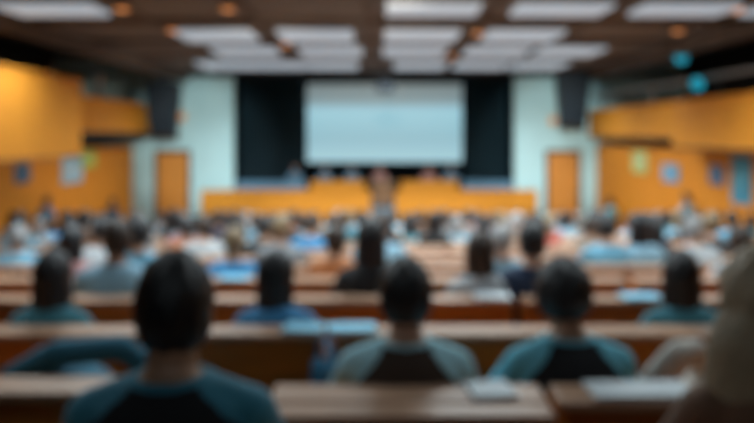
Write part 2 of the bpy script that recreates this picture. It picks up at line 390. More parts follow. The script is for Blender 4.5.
poster('wall_poster', -1, 22, 173, 16, 20, (.05, .12, .2), (.1, .2, .3), 'dark blue poster on the left orange wall, under the near gallery')
poster('wall_poster', 1, 640, 162, 14, 22, (.5, .58, .2), (.7, .7, .4), 'yellow-green poster on the right orange wall')
poster('wall_poster', 1, 671, 173, 16, 18, (.12, .35, .55), (.3, .5, .6), 'blue square poster on the right orange wall')
poster('wall_poster', 1, 717, 175, 14, 20, (.07, .16, .3), (.15, .25, .35), 'dark blue poster on the right orange wall')
poster('wall_banner', 1, 742, 180, 20, 48, (.07, .30, .42), (.12, .4, .5), 'tall teal blue banner at the near end of the right orange wall', 'banner')

# ------------------------------------------------------------------ pews
def pew_proto(L, desk=False):
    r = empty('wooden_pew', (0, 0, 0)); h = L/2
    b = MB(); b.prism([(.0, .36), (.03, .36), (-.0, .86), (-.03, .86)], -h+.03, h-.03); b.build('backrest', M['pew'], r)
    MB().box(-h, h, -.12, .03, .865, .895, bevel=.01).build('ledge', M['tan'], r)
    s = MB(); s.prism([(.03, .40), (.05, .43), (.44, .445), (.49, .43), (.49, .40), (.44, .39)], -h+.03, h-.03); s.build('seat', M['pewseat'], r)
    for sx in (-1, 1):
        x0 = sx*h; x1 = sx*(h-.03)
        MB().prism([(-.05, 0), (.40, 0), (.46, .40), (.1, .42), (.04, .86), (-.08, .86)], min(x0, x1), max(x0, x1)).build('end_panel', M['pew'], r)
    if desk:
        MB().box(-h+.02, h-.005, -.215, -.125, .863, .893, bevel=.01).build('desk_flap', M['tan'], r)
        for sx in (-1, 1): MB().box(sx*(h-.2)-.015, sx*(h-.2)+.015, -.2, -.02, .82, .864).build('bracket', M['blackmetal'], r)
    return r
def vis(x, y, margin=0.0): return abs(x) < .5386*y+margin
pews = {}    # row -> list of centre x
PEWROWS = {}
P = pew_proto(1.94); used_p = False
for n in range(2, NROWS+1):
    cs = [-5.2+2*k for k in range(6)] if n % 2 == 0 else [-6.2+2*k for k in range(7)]
    cs = [c_ for c_ in cs if -7.2 < c_ < 6.2 and vis(max(0, abs(c_)-1.0), row_y(n), 0)]
    PEWROWS[n] = cs
    for i, c_ in enumerate(cs):
        o = P if not used_p else copy_tree(P); used_p = True
        o.location = (c_, row_y(n), row_z(n))
        tag(o, 'brown wooden pew with pale ledge, %s row from the camera, %s from the left' % (ORD[n], ORD[i]), 'pew', 'wooden pews')
def solo_pew(x0, x1, n, label, desk=False):
    r = pew_proto(x1-x0, desk); r.location = ((x0+x1)/2, row_y(n), row_z(n)); tag(r, label, 'pew', 'wooden pews'); return r
solo_pew(-2.4, -.78, 1, 'wooden pew with tan ledge at the bottom left corner').location.y += .07
solo_pew(-.31, .49, 1, 'short wooden pew with a desk flap behind the man in pale blue', True)
solo_pew(.52, 1.9, 1, 'wooden pew at bottom right, before the man in teal')
solo_pew(-.85, -.0, 0, 'wooden pew carrying the man in the teal shirt'); solo_pew(.45, 1.3, 0, 'wooden pew carrying the long brown-haired woman')

# ------------------------------------------------------------------ people
class Soup:
    def __init__(s): s.v = []; s.f = []
    def add(s, vs, fs):
        o = len(s.v); s.v += [tuple(v) for v in vs]; s.f += [tuple(i+o for i in f) for f in fs]
    def sphere(s, c, r, n=16, fn=None, rot=None):
        vs = []; c = np.array(c, float); r = np.array(r if hasattr(r, '__len__') else (r, r, r), float)
        vs.append((0, 0, 1))
        for i in range(1, n):
            t = PI*i/n
            for j in range(2*n): p = PI*j/n; vs.append((math.sin(t)*math.cos(p), math.sin(t)*math.sin(p), math.cos(t)))
        vs.append((0, 0, -1)); m = 2*n; fs = []
        for j in range(m): fs.append((0, 1+j, 1+(j+1) % m))
        for i in range(n-2):
            for j in range(m): a = 1+i*m+j; b = 1+i*m+(j+1) % m; fs.append((a, a+m, b+m, b))
        last = len(vs)-1; o = 1+(n-2)*m
        for j in range(m): fs.append((o+j, last, o+(j+1) % m))
        V = np.array(vs)
        if fn is not None: V = np.array([fn(*v) for v in V])
        V = V*r
        if rot is not None: V = V @ np.array(rot).T
        s.add(V+c, fs)
    def capsule(s, a, b, ra, rb, n=12, flat=1.0, axis=None):
        """tapered limb with round ends"""
        a, b = Vector(a), Vector(b); d = (b-a); L = d.length
        q = d.to_track_quat('Z', 'Y').to_matrix() if axis is None else axis
        rings = []
        for k in range(1, 6): t = PI/2*(k/6); rings.append((-ra*math.cos(t), ra*math.sin(t)))
        rings += [(0, ra), (L*.5, (ra+rb)/2), (L, rb)]
        for k in range(5, 0, -1): t = PI/2*(k/6); rings.append((L+rb*math.cos(t), rb*math.sin(t)))
        vs = [a+q @ Vector((0, 0, -ra))]
        for z, r in rings:
            for j in range(n): p = 2*PI*j/n; vs.append(a+q @ Vector((r*math.cos(p), r*flat*math.sin(p), z)))
        vs.append(a+q @ Vector((0, 0, L+rb))); fs = []
        for j in range(n): fs.append((0, 1+(j+1) % n, 1+j))
        for i in range(len(rings)-1):
            for j in range(n): A = 1+i*n+j; B = 1+i*n+(j+1) % n; fs.append((A, B, B+n, A+n))
        o = 1+(len(rings)-1)*n; last = len(vs)-1
        for j in range(n): fs.append((o+j, o+(j+1) % n, last))
        s.add(vs, fs)
    def loft(s, secs, n=24):
        """sections (cx, cy, z, rx, ry) stacked upward"""
        vs = []; fs = []
        for cx, cy, z, rx, ry in secs:
            for j in range(n):
                p = 2*PI*j/n; c, q = math.cos(p), math.sin(p)
                vs.append((cx+rx*math.copysign(abs(c)**.85, c), cy+ry*math.copysign(abs(q)**.9, q), z))
        for i in range(len(secs)-1):
            for j in range(n): A = i*n+j; B = i*n+(j+1) % n; fs.append((A, B, B+n, A+n))
        fs.append(tuple(range(n))[::-1]); fs.append(tuple(len(vs)-n+j for j in range(n))); s.add(vs, fs)

def hand(sp, wrist, direction, side, palm_down=True, curl=.5):
    """palm and five fingers; direction = where the fingers point"""
    w_ = Vector(wrist); d = Vector(direction).normalized(); up = Vector((0, 0, 1)); lat = d.cross(up).normalized()
    nrm = lat.cross(d).normalized()
    if side > 0: lat = -lat            # lat points to the thumb side (inward)
    pc = w_+d*.045
    sp.capsule(w_, w_+d*.04, .026, .03, flat=.6)
    for k, off in enumerate((-.03, -.01, .01, .03)): sp.capsule(w_+d*.015+lat*off*.5, w_+d*.082+lat*off, .014, .011)
    lens = (.055, .068, .074, .066)
    for k, off in enumerate((-.034, -.0115, .0115, .034)):
        p = w_+d*.082+lat*off; dd = d.copy(); ln = lens[k]
        spread = lat*(off*2.2)
        for q, fr in enumerate((.45, .32, .23)):
            ang = curl*(q+.6)*.55
            dv = (d*math.cos(ang)-nrm*math.sin(ang)+spread).normalized()
            e = p+dv*ln*fr; sp.capsule(p, e, .0088-.0008*q, .0082-.0008*q, n=8); p = e
    p = w_+d*.02+lat*.022
    for fr, (a_, b_) in ((.035, (.75, .65)), (.028, (.9, .35)), (.022, (.95, .2))):
        dv = (d*a_+lat*b_-nrm*.25).normalized(); e = p+dv*fr; sp.capsule(p, e, .011, .0095, n=8); p = e

def make_person(pose, voxel=.011, female=False, yaw=0.0, tilt=0.0, nod=0.0, hair='short', build=1.0, puff=1.0, vest=None):
    """one continuous body with hair and clothes as separate meshes; origin on the floor, facing +Y. returns mesh dict"""
    sp = Soup(); seg = []
    B = build
    sit = pose != 'stand'
    lean = .10 if pose == 'lean' else 0.0
    if sit:
        hz, hy = .515, .17
        def T(z): return hy-.02+(z-.5)*(-.04)+max(0, z-.55)*lean*2.2   # spine y at height z
    else:
        hz, hy = .93, .0
        def T(z): return hy
    o = hz-.5    # torso offset upward from a seat at z=.5
    sw = (.185 if not female else .165)*B; wr = (.155 if not female else .14)*B; hip = (.165 if not female else .175)*B
    secs = []
    for z, rx, ry in ((.43, hip*.75, .10), (.47, hip, .12), (.55, hip*.98, .115), (.64, wr*.93, .10), (.73, wr*.96, .103), (.82, sw*.92, .112), (.90, sw*.98, .108), (.955, sw*.86, .088), (.985, sw*.6, .07), (1.01, .065, .06), (1.03, .052, .054)):
        secs.append((0, T(z), z+o-.0, rx, ry*B))
    sp.loft(secs)
    S = {}
    zt = .94+o
    HC = Vector((0, T(1.14)+.035, 1.135+o)); R = Euler((nod, tilt, yaw), 'ZYX').to_matrix() if False else (Matrix.Rotation(yaw, 3, 'Z') @ Matrix.Rotation(tilt, 3, 'Y') @ Matrix.Rotation(-nod, 3, 'X'))
    NB = Vector((0, T(.97)-.0, .97+o))
    sp.capsule(NB, HC+Vector((0, -.018, -.04)), .058 if not female else .05, .052 if not female else .045, n=16)
    # head
    def hf(x, y, z):
        k = 1.0
        if z < 0: x *= 1-.30*(-z)**1.6; y = y*(1-.25*(-z)**1.3)+(.22*(-z) if y < 0 else .10*(-z))
        if y > .6 and z > .2: y *= .96
        if z > 0: x *= 1+.05*math.sin(z*PI)
        return (x, y, z)
    Ra = np.array(R)
    HS = (.074, .096, .117)
    sp.sphere(HC, HS, 18, hf, Ra)
    hp = lambda x, y, z: HC+R @ Vector((x, y, z))
    sp.capsule(hp(0, .088, .005), hp(0, .106, -.026), .010, .014, n=10)     # nose
    for s_ in (-1, 1):
        sp.sphere(hp(.076*s_, -.004, -.012), (.010, .020, .032), 8, None, Ra)        # ears
        sp.sphere(hp(.031*s_, .083, .006), (.014, .010, .010), 8, None, Ra)       # eyes
        sp.sphere(hp(.042*s_, .070, -.028), (.022, .016, .018), 8, None, Ra)
    sp.sphere(hp(0, .083, -.058), (.026, .012, .010), 8, None, Ra)           # lips
    sp.sphere(hp(0, .070, -.092), (.026, .020, .018), 8, None, Ra)           # chin
    sp.sphere(hp(0, .078, .028), (.05, .012, .010), 8, None, Ra)            # brow
    seg.append(('head', hp(0, 0, .05), hp(0, .01, -.06), .085)); seg.append(('neck', HC+Vector((0, -.01, -.12)), NB+Vector((0, 0, .035)), .05))
    seg += [('torso', Vector((-.07, T(.9), .93+o)), Vector((.07, T(.9), .93+o)), .11), ('torso', Vector((0, T(.9), .90+o)), Vector((0, T(.68), .68+o)), .12), ('pelvis', Vector((-.08, T(.5), .52+o)), Vector((.08, T(.5), .52+o)), .12)]
    for s_ in (-1, 1):
        sh = Vector(((sw-.022)*s_, T(.93), .918+o))
        sp.capsule(Vector((.02*s_, T(.97)-.01, .975+o)), sh+Vector((-.01*s_, 0, .006)), .052, .050*B)
        if pose == 'sit': el = Vector((.245*s_*B, T(.7)+.10, .695)); wrt = Vector((.13*s_, .40, .625)); hd = Vector((-.35*s_, 1, -.1))
        elif pose == 'lean': el = Vector((.25*s_*B, T(.7)+.20, .74)); wrt = Vector((.15*s_, .56, .66)); hd = Vector((-.3*s_, .6, -.5))
        elif pose == 'fold': el = Vector((.255*s_*B, T(.7)+.08, .70)); wrt = Vector((.03*s_, T(.7)+.20+.035*s_, .74+.02*s_)); hd = Vector((-1*s_, .15, .05))
        elif pose == 'write': el = Vector((.24*s_*B, .34, .74)); wrt = Vector((.12*s_, .50, .80)); hd = Vector((-.5*s_, .8, .0))
        else: el = Vector((.235*s_, -.01, 1.10)); wrt = Vector((.245*s_, .06, .86)); hd = Vector((0, .15, -1))
        sp.capsule(sh, el, .052*B, .042*B); sp.capsule(el, wrt, .041*B, .026); 
        hand(sp, wrt, hd, s_) if hd.z > -.9 else hand(sp, wrt, Vector((0.02, .12, -1)), s_)
        seg += [('arm', sh, el, .05), ('forearm', el, wrt-(wrt-el).normalized()*.01, .035), ('hand', wrt+hd.normalized()*.03, wrt+hd.normalized()*.15, .03)]
        if sit:
            hp_, kn, an, toe = Vector((.09*s_, hy+.02, .515)), Vector((.12*s_, .60, .525)), Vector((.12*s_, .60, .09)), Vector((.13*s_, .73, .038))
        else:
            hp_, kn, an, toe = Vector((.085*s_, 0, .92)), Vector((.10*s_, .02, .50)), Vector((.10*s_, -.02, .09)), Vector((.12*s_, .12, .038))
        sp.capsule(hp_, kn, .082*B, .058*B); sp.capsule(kn, an, .056*B, .038); sp.capsule(an+Vector((0, -.02, -.045)), toe, .044, .036, flat=.9)
        seg += [('thigh', hp_, kn, .07), ('calf', kn, an, .045), ('foot', an+Vector((0, -.02, -.04)), toe, .045)]
    me = bpy.data.meshes.new('raw'); me.from_pydata(sp.v, [], sp.f); me.update()
    ob = bpy.data.objects.new('raw', me); col.objects.link(ob)
    m1 = ob.modifiers.new('r', 'REMESH'); m1.mode = 'VOXEL'; m1.voxel_size = voxel; m1.use_smooth_shade = True
    m2 = ob.modifiers.new('s', 'SMOOTH'); m2.factor = .5; m2.iterations = 4 if voxel < .009 else 1
    dg = bpy.context.evaluated_depsgraph_get(); dg.update(); body = bpy.data.meshes.new_from_object(ob.evaluated_get(dg)); body.name = 'person_body'
    bpy.data.objects.remove(ob); bpy.data.meshes.remove(me)
    body.materials.clear()
    n = len(body.vertices); V = np.empty(n*3); body.vertices.foreach_get('co', V); V = V.reshape(-1, 3)
    Nn = np.empty(n*3); body.vertex_normals.foreach_get('vector', Nn); Nn = Nn.reshape(-1, 3)
    best = np.full(n, 1e9); lab = np.zeros(n, int); names = []
    for i, (nm, a, b, r) in enumerate(seg):
        names.append(nm); a = np.array(a); b = np.array(b); d = b-a; t = np.clip(((V-a)@d)/(d@d), 0, 1)
        dist = np.linalg.norm(V-(a+t[:, None]*d), axis=1)-r; m_ = dist < best; best[m_] = dist[m_]; lab[m_] = i
    L = np.array([names[i] for i in lab])
    # material indices on the body
    polys = [tuple(p.vertices) for p in body.polygons]
    C = np.array([V[list(p)].mean(0) for p in polys]); loc = (C-np.array(HC)) @ Ra
    mi = np.zeros(len(polys), int)
    for s_ in (-1, 1): mi[(np.linalg.norm((loc-np.array([.031*s_, .092, .006]))/np.array([.014, .02, .009]), axis=1) < 1)] = 1
    mi[(np.linalg.norm((loc-np.array([0, .092, -.058]))/np.array([.027, .02, .009]), axis=1) < 1)] = 2
    PL = np.array([L[p[0]] for p in polys]); mi[PL == 'foot'] = 3
    body.polygons.foreach_set('material_index', mi)
    for p in body.polygons: p.use_smooth = True
    def shell(name, sel, off, relax=0):
        bm = bmesh.new(); mp = {}
        for p in polys:
            if all(sel[q] for q in p):
                for q in p:
                    if q not in mp: mp[q] = bm.verts.new(V[q]+Nn[q]*off)
                bm.faces.new([mp[q] for q in p])
        bmesh.ops.smooth_vert(bm, verts=bm.verts[:], factor=.5, use_axis_x=True, use_axis_y=True, use_axis_z=True)
        bv = [v for v in bm.verts if v.is_boundary]
        for _ in range(relax): bmesh.ops.smooth_vert(bm, verts=bv, factor=.5, use_axis_x=True, use_axis_y=True, use_axis_z=True)
        bm.normal_update()
        be = [e for e in bm.edges if e.is_boundary]
        ex = bmesh.ops.extrude_edge_only(bm, edges=be); inv = {v for v in ex['geom'] if isinstance(v, bmesh.types.BMVert)}
        for v in inv:
            c0 = [e.other_vert(v) for e in v.link_edges if e.other_vert(v) not in inv]
            if c0: v.co = v.co-c0[0].normal*(off*.9)
        return new_mesh(name, bm, True)
    out = {'body': body}
    sh_sel = np.isin(L, ['torso', 'arm', 'forearm']) & ~((L == 'torso') & (V[:, 2] > 1.012+o))
    sh_sel |= (L == 'neck') & (V[:, 2] < .995+o)
    out['shirt'] = shell('shirt', sh_sel, .010)
    if vest:  # dark shell added over the middle of the back, widening downward
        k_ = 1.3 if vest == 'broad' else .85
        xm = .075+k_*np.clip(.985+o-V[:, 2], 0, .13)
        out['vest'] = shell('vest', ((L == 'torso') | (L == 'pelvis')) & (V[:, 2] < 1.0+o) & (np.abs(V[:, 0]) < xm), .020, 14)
    out['trousers'] = shell('trousers', np.isin(L, ['pelvis', 'thigh', 'calf']), .009)
    # hair: closed form around the skull, sunk into it where the skin shows
    bm = bmesh.new(); nu, nv = 40, 30; rng = random.Random(hash(hair) % 97 if False else len(hair)*13+int(yaw*50)); rings = []
    long_ = hair in ('long', 'longwide')
    wide = 1.42 if hair == 'longwide' else 1.0
    for i in range(1, nv):
        t = PI*i/nv; ring = []
        for j in range(nu):
            p = 2*PI*j/nu; x, y, z = math.sin(t)*math.cos(p), math.sin(t)*math.sin(p), math.cos(t)
            hx, hy_, hz_ = hf(x, y, z)
            front = y > .45 and z < .52-(.12 if abs(x) > .45 else 0)       # face
            side_ = abs(x) > .5 and y > -.05 and z < .1                     # ears, cheeks
            low = z < (-.55 if not long_ else -2)
            th = 1.14+.03*math.sin(9*p+5*t)+.02*math.sin(17*p-7*t)+.05*max(0, z)
            if hair == 'buzz': th = 1.05
            if long_: th += .06
            if front or (side_ and not (long_ and y < .35)) or low: th = .82
            hx, hy_, hz_ = hx*th*HS[0], hy_*th*HS[1], hz_*th*HS[2]
            if hair == 'buzz' : hz_ *= 1.0
            v = Vector((hx*puff, hy_*puff, hz_))
            if long_ and th > .9 and z < -.0 and y < .35:
                q = (-z)**1.2; drop = (.36 if hair == 'longwide' else .27)
                ang = math.atan2(y, x); rx = HS[0]*((1.25+.70*q) if hair == 'longwide' else (1.25+.2*q-.35*q*q))*wide; ry = HS[1]*(1.1-.25*q)
                v = Vector((rx*math.cos(ang)*(1-.45*max(0, q-.82)/.18 if q > .82 else 1), min(ry*math.sin(ang), .02)-.02*q*(1 if y < 0 else 0), hz_-drop*q))
            ring.append(v)
        rings.append(ring)
    top = bm.verts.new(HC+R @ Vector((0, -.004, HS[2]*(1.19 if hair != 'buzz' else 1.05))))
    bot = sum((v for v in rings[-1]), Vector())/nu
    if not long_: bot = Vector((0, 0, -.06))
    bot = bm.verts.new(HC+R @ bot)
    VR = [[bm.verts.new(HC+R @ v) for v in ring] for ring in rings]
    for j in range(nu): bm.faces.new((top, VR[0][j], VR[0][(j+1) % nu])); bm.faces.new((bot, VR[-1][(j+1) % nu], VR[-1][j]))
    for A, Bq in zip(VR, VR[1:]):
        for j in range(nu): bm.faces.new((A[j], Bq[j], Bq[(j+1) % nu], A[(j+1) % nu]))
    if hair == 'bun':
        bmesh.ops.create_uvsphere(bm, u_segments=16, v_segments=12, radius=.042, matrix=Matrix.Translation(HC+R @ Vector((0, -.115, .06))))
    bmesh.ops.recalc_face_normals(bm, faces=bm.faces[:])
    out['hair'] = new_mesh('hair', bm, True)
    return out

SKIN = [mat('skin_%s' % a, c_, .5) for a, c_ in (('light', (.55, .32, .22)), ('tan', (.42, .23, .14)), ('brown', (.24, .12, .07)))]
HAIR = {'black-haired': mat('hair_black', (.008, .008, .010), .42, bump=.6, scale=60), 'brown-haired': mat('hair_brown', (.035, .018, .010), .5, bump=.6, scale=60),
        'fair-haired': mat('hair_fair', (.22, .15, .08), .5, bump=.6, scale=60), 'grey-haired': mat('hair_grey', (.28, .28, .28), .6, bump=.5, scale=60)}
HAIR_SAND = mat('hair_light_brown', (.40, .31, .20), .55, bump=.6, scale=60)
SH = {'pale blue': (.24, .42, .53), 'white': (.44, .47, .49), 'teal': (.05, .22, .28), 'navy blue': (.02, .04, .09), 'black': (.013, .014, .016), 'grey': (.2, .21, .22),
      'bright blue': (.06, .28, .55), 'red': (.42, .06, .04), 'pink': (.42, .21, .20), 'beige': (.30, .23, .17), 'brown': (.16, .08, .045), 'orange': (.5, .17, .05), 'sky blue': (.14, .36, .50)}
SHM = {k_: mat('cloth_'+k_.replace(' ', '_'), v_, .85, noise=.08, scale=12, sheen=.1) for k_, v_ in SH.items()}
SHM['dark teal'] = mat('cloth_dark_teal', (.03, .22, .32), .8, sheen=.2)
SHM['bright pale'] = mat('cloth_bright_pale_blue', (.46, .80, .90), .85, noise=.06); SHM['bright sky'] = mat('cloth_bright_sky_blue', (.16, .55, .70), .85, noise=.06)
DARK_BACK = {'brown': mat('dark_back_brown', (.07, .05, .04), .9), 'black': mat('dark_back_black', (.012, .014, .018), .9)}  # dark tones of the shells added over the backs

def place(meshes, loc, rz, skin, hairm, shirtm, label, group, scale=1.0, trouserm=None, dark_back_mat=None):
    b = bpy.data.objects.new('person', meshes['body']); col.objects.link(b)
    if not meshes['body'].materials:
        for _ in range(4): meshes['body'].materials.append(None)
        for k_, mm in ((1, M['eye']), (2, M['lips']), (3, M['shoe'])): meshes['body'].materials[k_] = mm
        for q in ('hair', 'shirt', 'trousers'): meshes[q].materials.append(None)
    b.material_slots[0].link = 'OBJECT'; b.material_slots[0].material = skin
    for q, mm in (('hair', hairm), ('shirt', shirtm), ('trousers', trouserm or M['denim'])):
        c_ = bpy.data.objects.new(q, meshes[q]); col.objects.link(c_); c_.parent = b
        c_.material_slots[0].link = 'OBJECT'; c_.material_slots[0].material = mm
    if dark_back_mat:
        c_ = bpy.data.objects.new('vest', meshes['vest']); col.objects.link(c_); c_.parent = b; meshes['vest'].materials.append(dark_back_mat)
    b.location = loc; b.rotation_euler = (0, 0, rz); b.scale = (scale,)*3
    return tag(b, label, 'person', group) if group else tag(b, label, 'person')

fine = .0068
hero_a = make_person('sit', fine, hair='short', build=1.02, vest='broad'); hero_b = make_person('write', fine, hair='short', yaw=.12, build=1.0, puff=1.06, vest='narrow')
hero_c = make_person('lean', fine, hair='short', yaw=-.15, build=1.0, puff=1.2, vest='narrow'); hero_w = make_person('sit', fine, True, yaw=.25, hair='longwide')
H = row_z
def hx(px, n): return X_at(px, row_y(n)+.19)
place(hero_a, (hx(183, 0), row_y(0), H(0)), .05, SKIN[1], HAIR['black-haired'], SHM['dark teal'], 'large black-haired man in a teal shirt with a black back, from behind at bottom left', None, .972, dark_back_mat=DARK_BACK['black'])
place(hero_b, (hx(405, 1), row_y(1), H(1)), 0, SKIN[0], HAIR['black-haired'], SHM['bright pale'], 'black-haired man in pale blue sleeves with a brown back, from behind at bottom centre', None, .977, dark_back_mat=DARK_BACK['brown'])
place(hero_c, (hx(571, 1), row_y(1)-.0, H(1)), 0, SKIN[1], HAIR['black-haired'], SHM['bright sky'], 'black-haired man in sky blue sleeves with a black back, right of the centre man', None, .96, dark_back_mat=DARK_BACK['black'])
place(hero_w, (hx(757, 0), row_y(0), H(0)), 0, SKIN[0], HAIR_SAND, SHM['brown'], 'woman with long light brown hair at the right edge, seen from behind', None, .975)

crowd = {'short': [make_person('sit', .012, hair='short'), make_person('fold', .012, hair='short', yaw=.5, build=1.05), make_person('lean', .012, hair='short', yaw=-.35, nod=.1), make_person('write', .012, hair='short', tilt=.12)],
         'cropped': [make_person('sit', .012, hair='buzz', yaw=-.2, build=1.08)],
         'long': [make_person('sit', .012, True, hair='long', yaw=.1), make_person('fold', .012, True, hair='long', yaw=-.5)],
         'pinned-up': [make_person('lean', .012, True, hair='bun', yaw=.2)]}
rc = random.Random(21)
people = {n: [] for n in range(2, NROWS+1)}     # (x, hairkind, haircolour, shirt)
fixed = {2: [(55, 'long', 'black-haired', 'teal'), (278, 'long', 'black-haired', 'bright blue'), (678, 'long', 'black-haired', 'teal')],
         3: [(120, 'short', 'brown-haired', 'pale blue'), (480, 'long', 'brown-haired', 'white'), (370, 'long', 'black-haired', 'black'), (530, 'short', 'black-haired', 'navy blue')],
         4: [(236, 'short', 'fair-haired', 'bright blue'), (75, 'long', 'black-haired', 'pink'), (335, 'short', 'brown-haired', 'orange'), (500, 'short', 'grey-haired', 'pale blue'), (738, 'short', 'brown-haired', 'white'), (140, 'short', 'black-haired', 'sky blue')],
         5: [(20, 'short', 'grey-haired', 'sky blue'), (605, 'short', 'black-haired', 'sky blue'), (640, 'long', 'black-haired', 'pale blue'), (700, 'short', 'grey-haired', 'white'), (280, 'short', 'fair-haired', 'grey'), (100, 'short', 'black-haired', 'white'), (380, 'short', 'brown-haired', 'pale blue')]}
names_ = ['pale blue', 'white', 'teal', 'navy blue', 'black', 'grey', 'bright blue', 'red', 'pink', 'beige', 'brown', 'orange', 'sky blue']
wts = [12, 11, 5, 12, 20, 12, 4, 3, 5, 5, 9, 4, 7]
for n, cs in PEWROWS.items():
    y = row_y(n)+.19
    if n in fixed:
        for px, a, b_, c_ in fixed[n]: people[n].append((X_at(px, y), a, b_, c_))
        if n < 5: continue
    occ = {5: .35, 6: .75, 7: .85}.get(n, .90)
    for c_ in cs:
        for off in (-.63, 0, .63):
            x = c_+off+rc.uniform(-.07, .07)
            if not vis(x, y, .05) or abs(x) > 7.3: continue
            if any(abs(x-q[0]) < .57 for q in people[n]): continue
            if rc.random() > occ: continue
            hk = rc.choices(['short', 'cropped', 'long', 'pinned-up'], [5, 1.2, 3, 1.2])[0]
            people[n].append((x, hk, rc.choices(list(HAIR), [9, 4, 1.2, 1.2])[0], rc.choices(names_, wts)[0]))
total = 0
for n, lst in people.items():
    lst.sort()
    for i, (x, hk, hc, sh) in enumerate(lst):
        ms = rc.choice(crowd[hk]); k_ = rc.uniform(.95, 1.04) if n > 2 else .935
        lab = 'person with %s %s hair in %s, %s row from camera, %s from left' % (hk, hc.split('-')[0], sh, ORD[n], ORD[i])
        place(ms, (x, row_y(n)+.005, H(n)), rc.uniform(-.06, .06), rc.choices(SKIN, [4, 4, 2])[0], HAIR[hc], SHM[sh], lab, 'seated audience', k_)
        total += 1
print('people', total)

# standing people along the walls, people in the galleries
stand = [make_person('stand', .012, hair='short', yaw=.3), make_person('stand', .012, True, hair='long', yaw=-.3)]
def floor_at(y):
    z = 0
    for n in range(NROWS+1):
        if y < row_y(n+1)-.16: return row_z(n)
    return 0.0
for px, X, v, hc, sh, rz, l in ((46, -7.45, 0, 'black-haired', 'bright blue', -.4, 'standing person in bright blue by the left orange wall'),
                                (112, -7.3, 0, 'black-haired', 'navy blue', -.2, 'standing dark-clothed person near the left pale wall corner'),
                                (611, 6.75, 1, 'brown-haired', 'sky blue', .5, 'standing person in sky blue by the right orange wall'),
                                (688, 6.8, 0, 'black-haired', 'pale blue', .4, 'standing person in pale blue below the dark blue wall poster')):
    y = X*F/(px-377); place(stand[v], (X, y, floor_at(y)), rz, SKIN[1], HAIR[hc], SHM['bright sky' if sh == 'sky blue' else sh], l, None)
place(stand[0], (-8.05, 20.2, E+.052), -1.2, SKIN[0], HAIR['grey-haired'], SHM['grey'], 'standing person in grey up in the far left gallery', None)
place(stand[1], (-8.3, 17.6, E+.052), -1.3, SKIN[0], HAIR['black-haired'], SHM['teal'], 'standing person in teal up in the left gallery', None)
place(stand[1], (7.2, 18.2, E-.018), 1.2, SKIN[0], HAIR['fair-haired'], SHM['white'], 'standing person in white up in the right gallery', None, .8)

# ------------------------------------------------------------------ on the stage
def chair_proto():
    r = empty('padded_chair', (0, 0, 0))
    MB().box(-.23, .23, .02, .46, .40, .455, bevel=.02).build('seat', M['bluecloth'], r)
    MB().box(-.22, .22, -.03, .02, .55, .98, bevel=.02).build('backrest', M['bluecloth'], r)
    for sx in (-.2, .2): 
        MB().tube((sx, 0, 0), (sx, -.01, .95), .012).build('leg', M['blackmetal'], r)
        MB().tube((sx, .42, 0), (sx, .42, .41), .012).build('leg', M['blackmetal'], r)
    return r
panelists = [(295, 'short', 'black-haired', 'sky blue', 'panelist in grey-blue at the far left of the stage'), (325, 'short', 'black-haired', 'sky blue', 'panelist in grey-blue, second from the left on stage'), (352, 'short', 'brown-haired', 'sky blue', 'panelist in grey-blue just left of the lectern'),
             (380, 'short', 'grey-haired', 'pink', 'panelist in pink behind the lectern at the stage centre'), (429, 'long', 'brown-haired', 'pink', 'long-haired panelist in pink right of the lectern'),
             (451, 'short', 'black-haired', 'sky blue', 'panelist in grey-blue at the right end of the stage')]
face = {'short': make_person('write', fine, hair='short'), 'long': make_person('fold', fine, True, hair='long')}
CP = chair_proto(); cu = False
PYY = 24.35
for px, hk, hc, sh, l in panelists:
    x = X_at(px, PYY-.2); c_ = CP if not cu else copy_tree(CP); cu = True
    c_.location = (x, PYY, SZ); c_.rotation_euler = (0, 0, PI); tag(c_, 'blue padded chair under the '+l.split(' ', 1)[0]+' '+l.split(' ', 1)[1], 'chair', 'chairs on the stage')
    place(face[hk], (x, PYY-.01, SZ), PI, SKIN[0], HAIR[hc], M['bluecloth'] if sh == 'sky blue' else SHM[sh], l, 'panelists on the stage', 1.02)
def table(x0, x1, y0, y1, m, label, cloth=False):
    r = empty('stage_table', ((x0+x1)/2, (y0+y1)/2, SZ)); tag(r, label, 'table', 'tables on the stage'); a = (x1-x0)/2; d = (y1-y0)/2
    MB().box(-a, a, -d, d, .72, .76, bevel=.008).build('tabletop', m, r)
    MB().box(-a+.03, a-.03, -d+.02, -d+.045, .10, .72).build('front_panel', m, r)
    for sx in (-a+.06, a-.06):
        for sy in (-d+.08, d-.05): MB().box(sx-.02, sx+.02, sy-.02, sy+.02, 0, .72).build('leg', M['blackmetal'], r)
table(X_at(236, 23.3), X_at(307, 23.3), 23.1, 23.6, M['bluecloth'], 'blue-grey table at the left end of the stage')
table(X_at(310, 23.3), X_at(366, 23.3), 23.1, 23.6, M['orange'], 'orange wooden table left of the lectern')
table(X_at(400, 23.3), X_at(458, 23.3), 23.1, 23.6, M['orange'], 'orange wooden table right of the lectern')
table(X_at(462, 23.3), X_at(512, 23.3), 23.1, 23.6, M['bluecloth'], 'blue-grey table at the right end of the stage')
lc = empty('lectern', (X_at(383, 22.5), 22.5, SZ)); tag(lc, 'brown wooden lectern at the head of the stage steps', 'lectern')
MB().prism([(-.2, .70), (.2, .80), (.2, .83), (-.2, .73)], -.36, .36).build('top', M['brown'], lc)
MB().box(-.32, .32, -.16, .16, .05, .72, bevel=.01).build('body', M['brown'], lc)
MB().box(-.35, .35, -.2, .2, 0, .05, bevel=.01).build('base', M['blackmetal'], lc)
MB().tube((.05, .1, .76), (.05, .0, .98), .006).tube((.05, .0, .98), (.05, -.03, 1.0), .014).build('microphone', M['blackmetal'], lc)

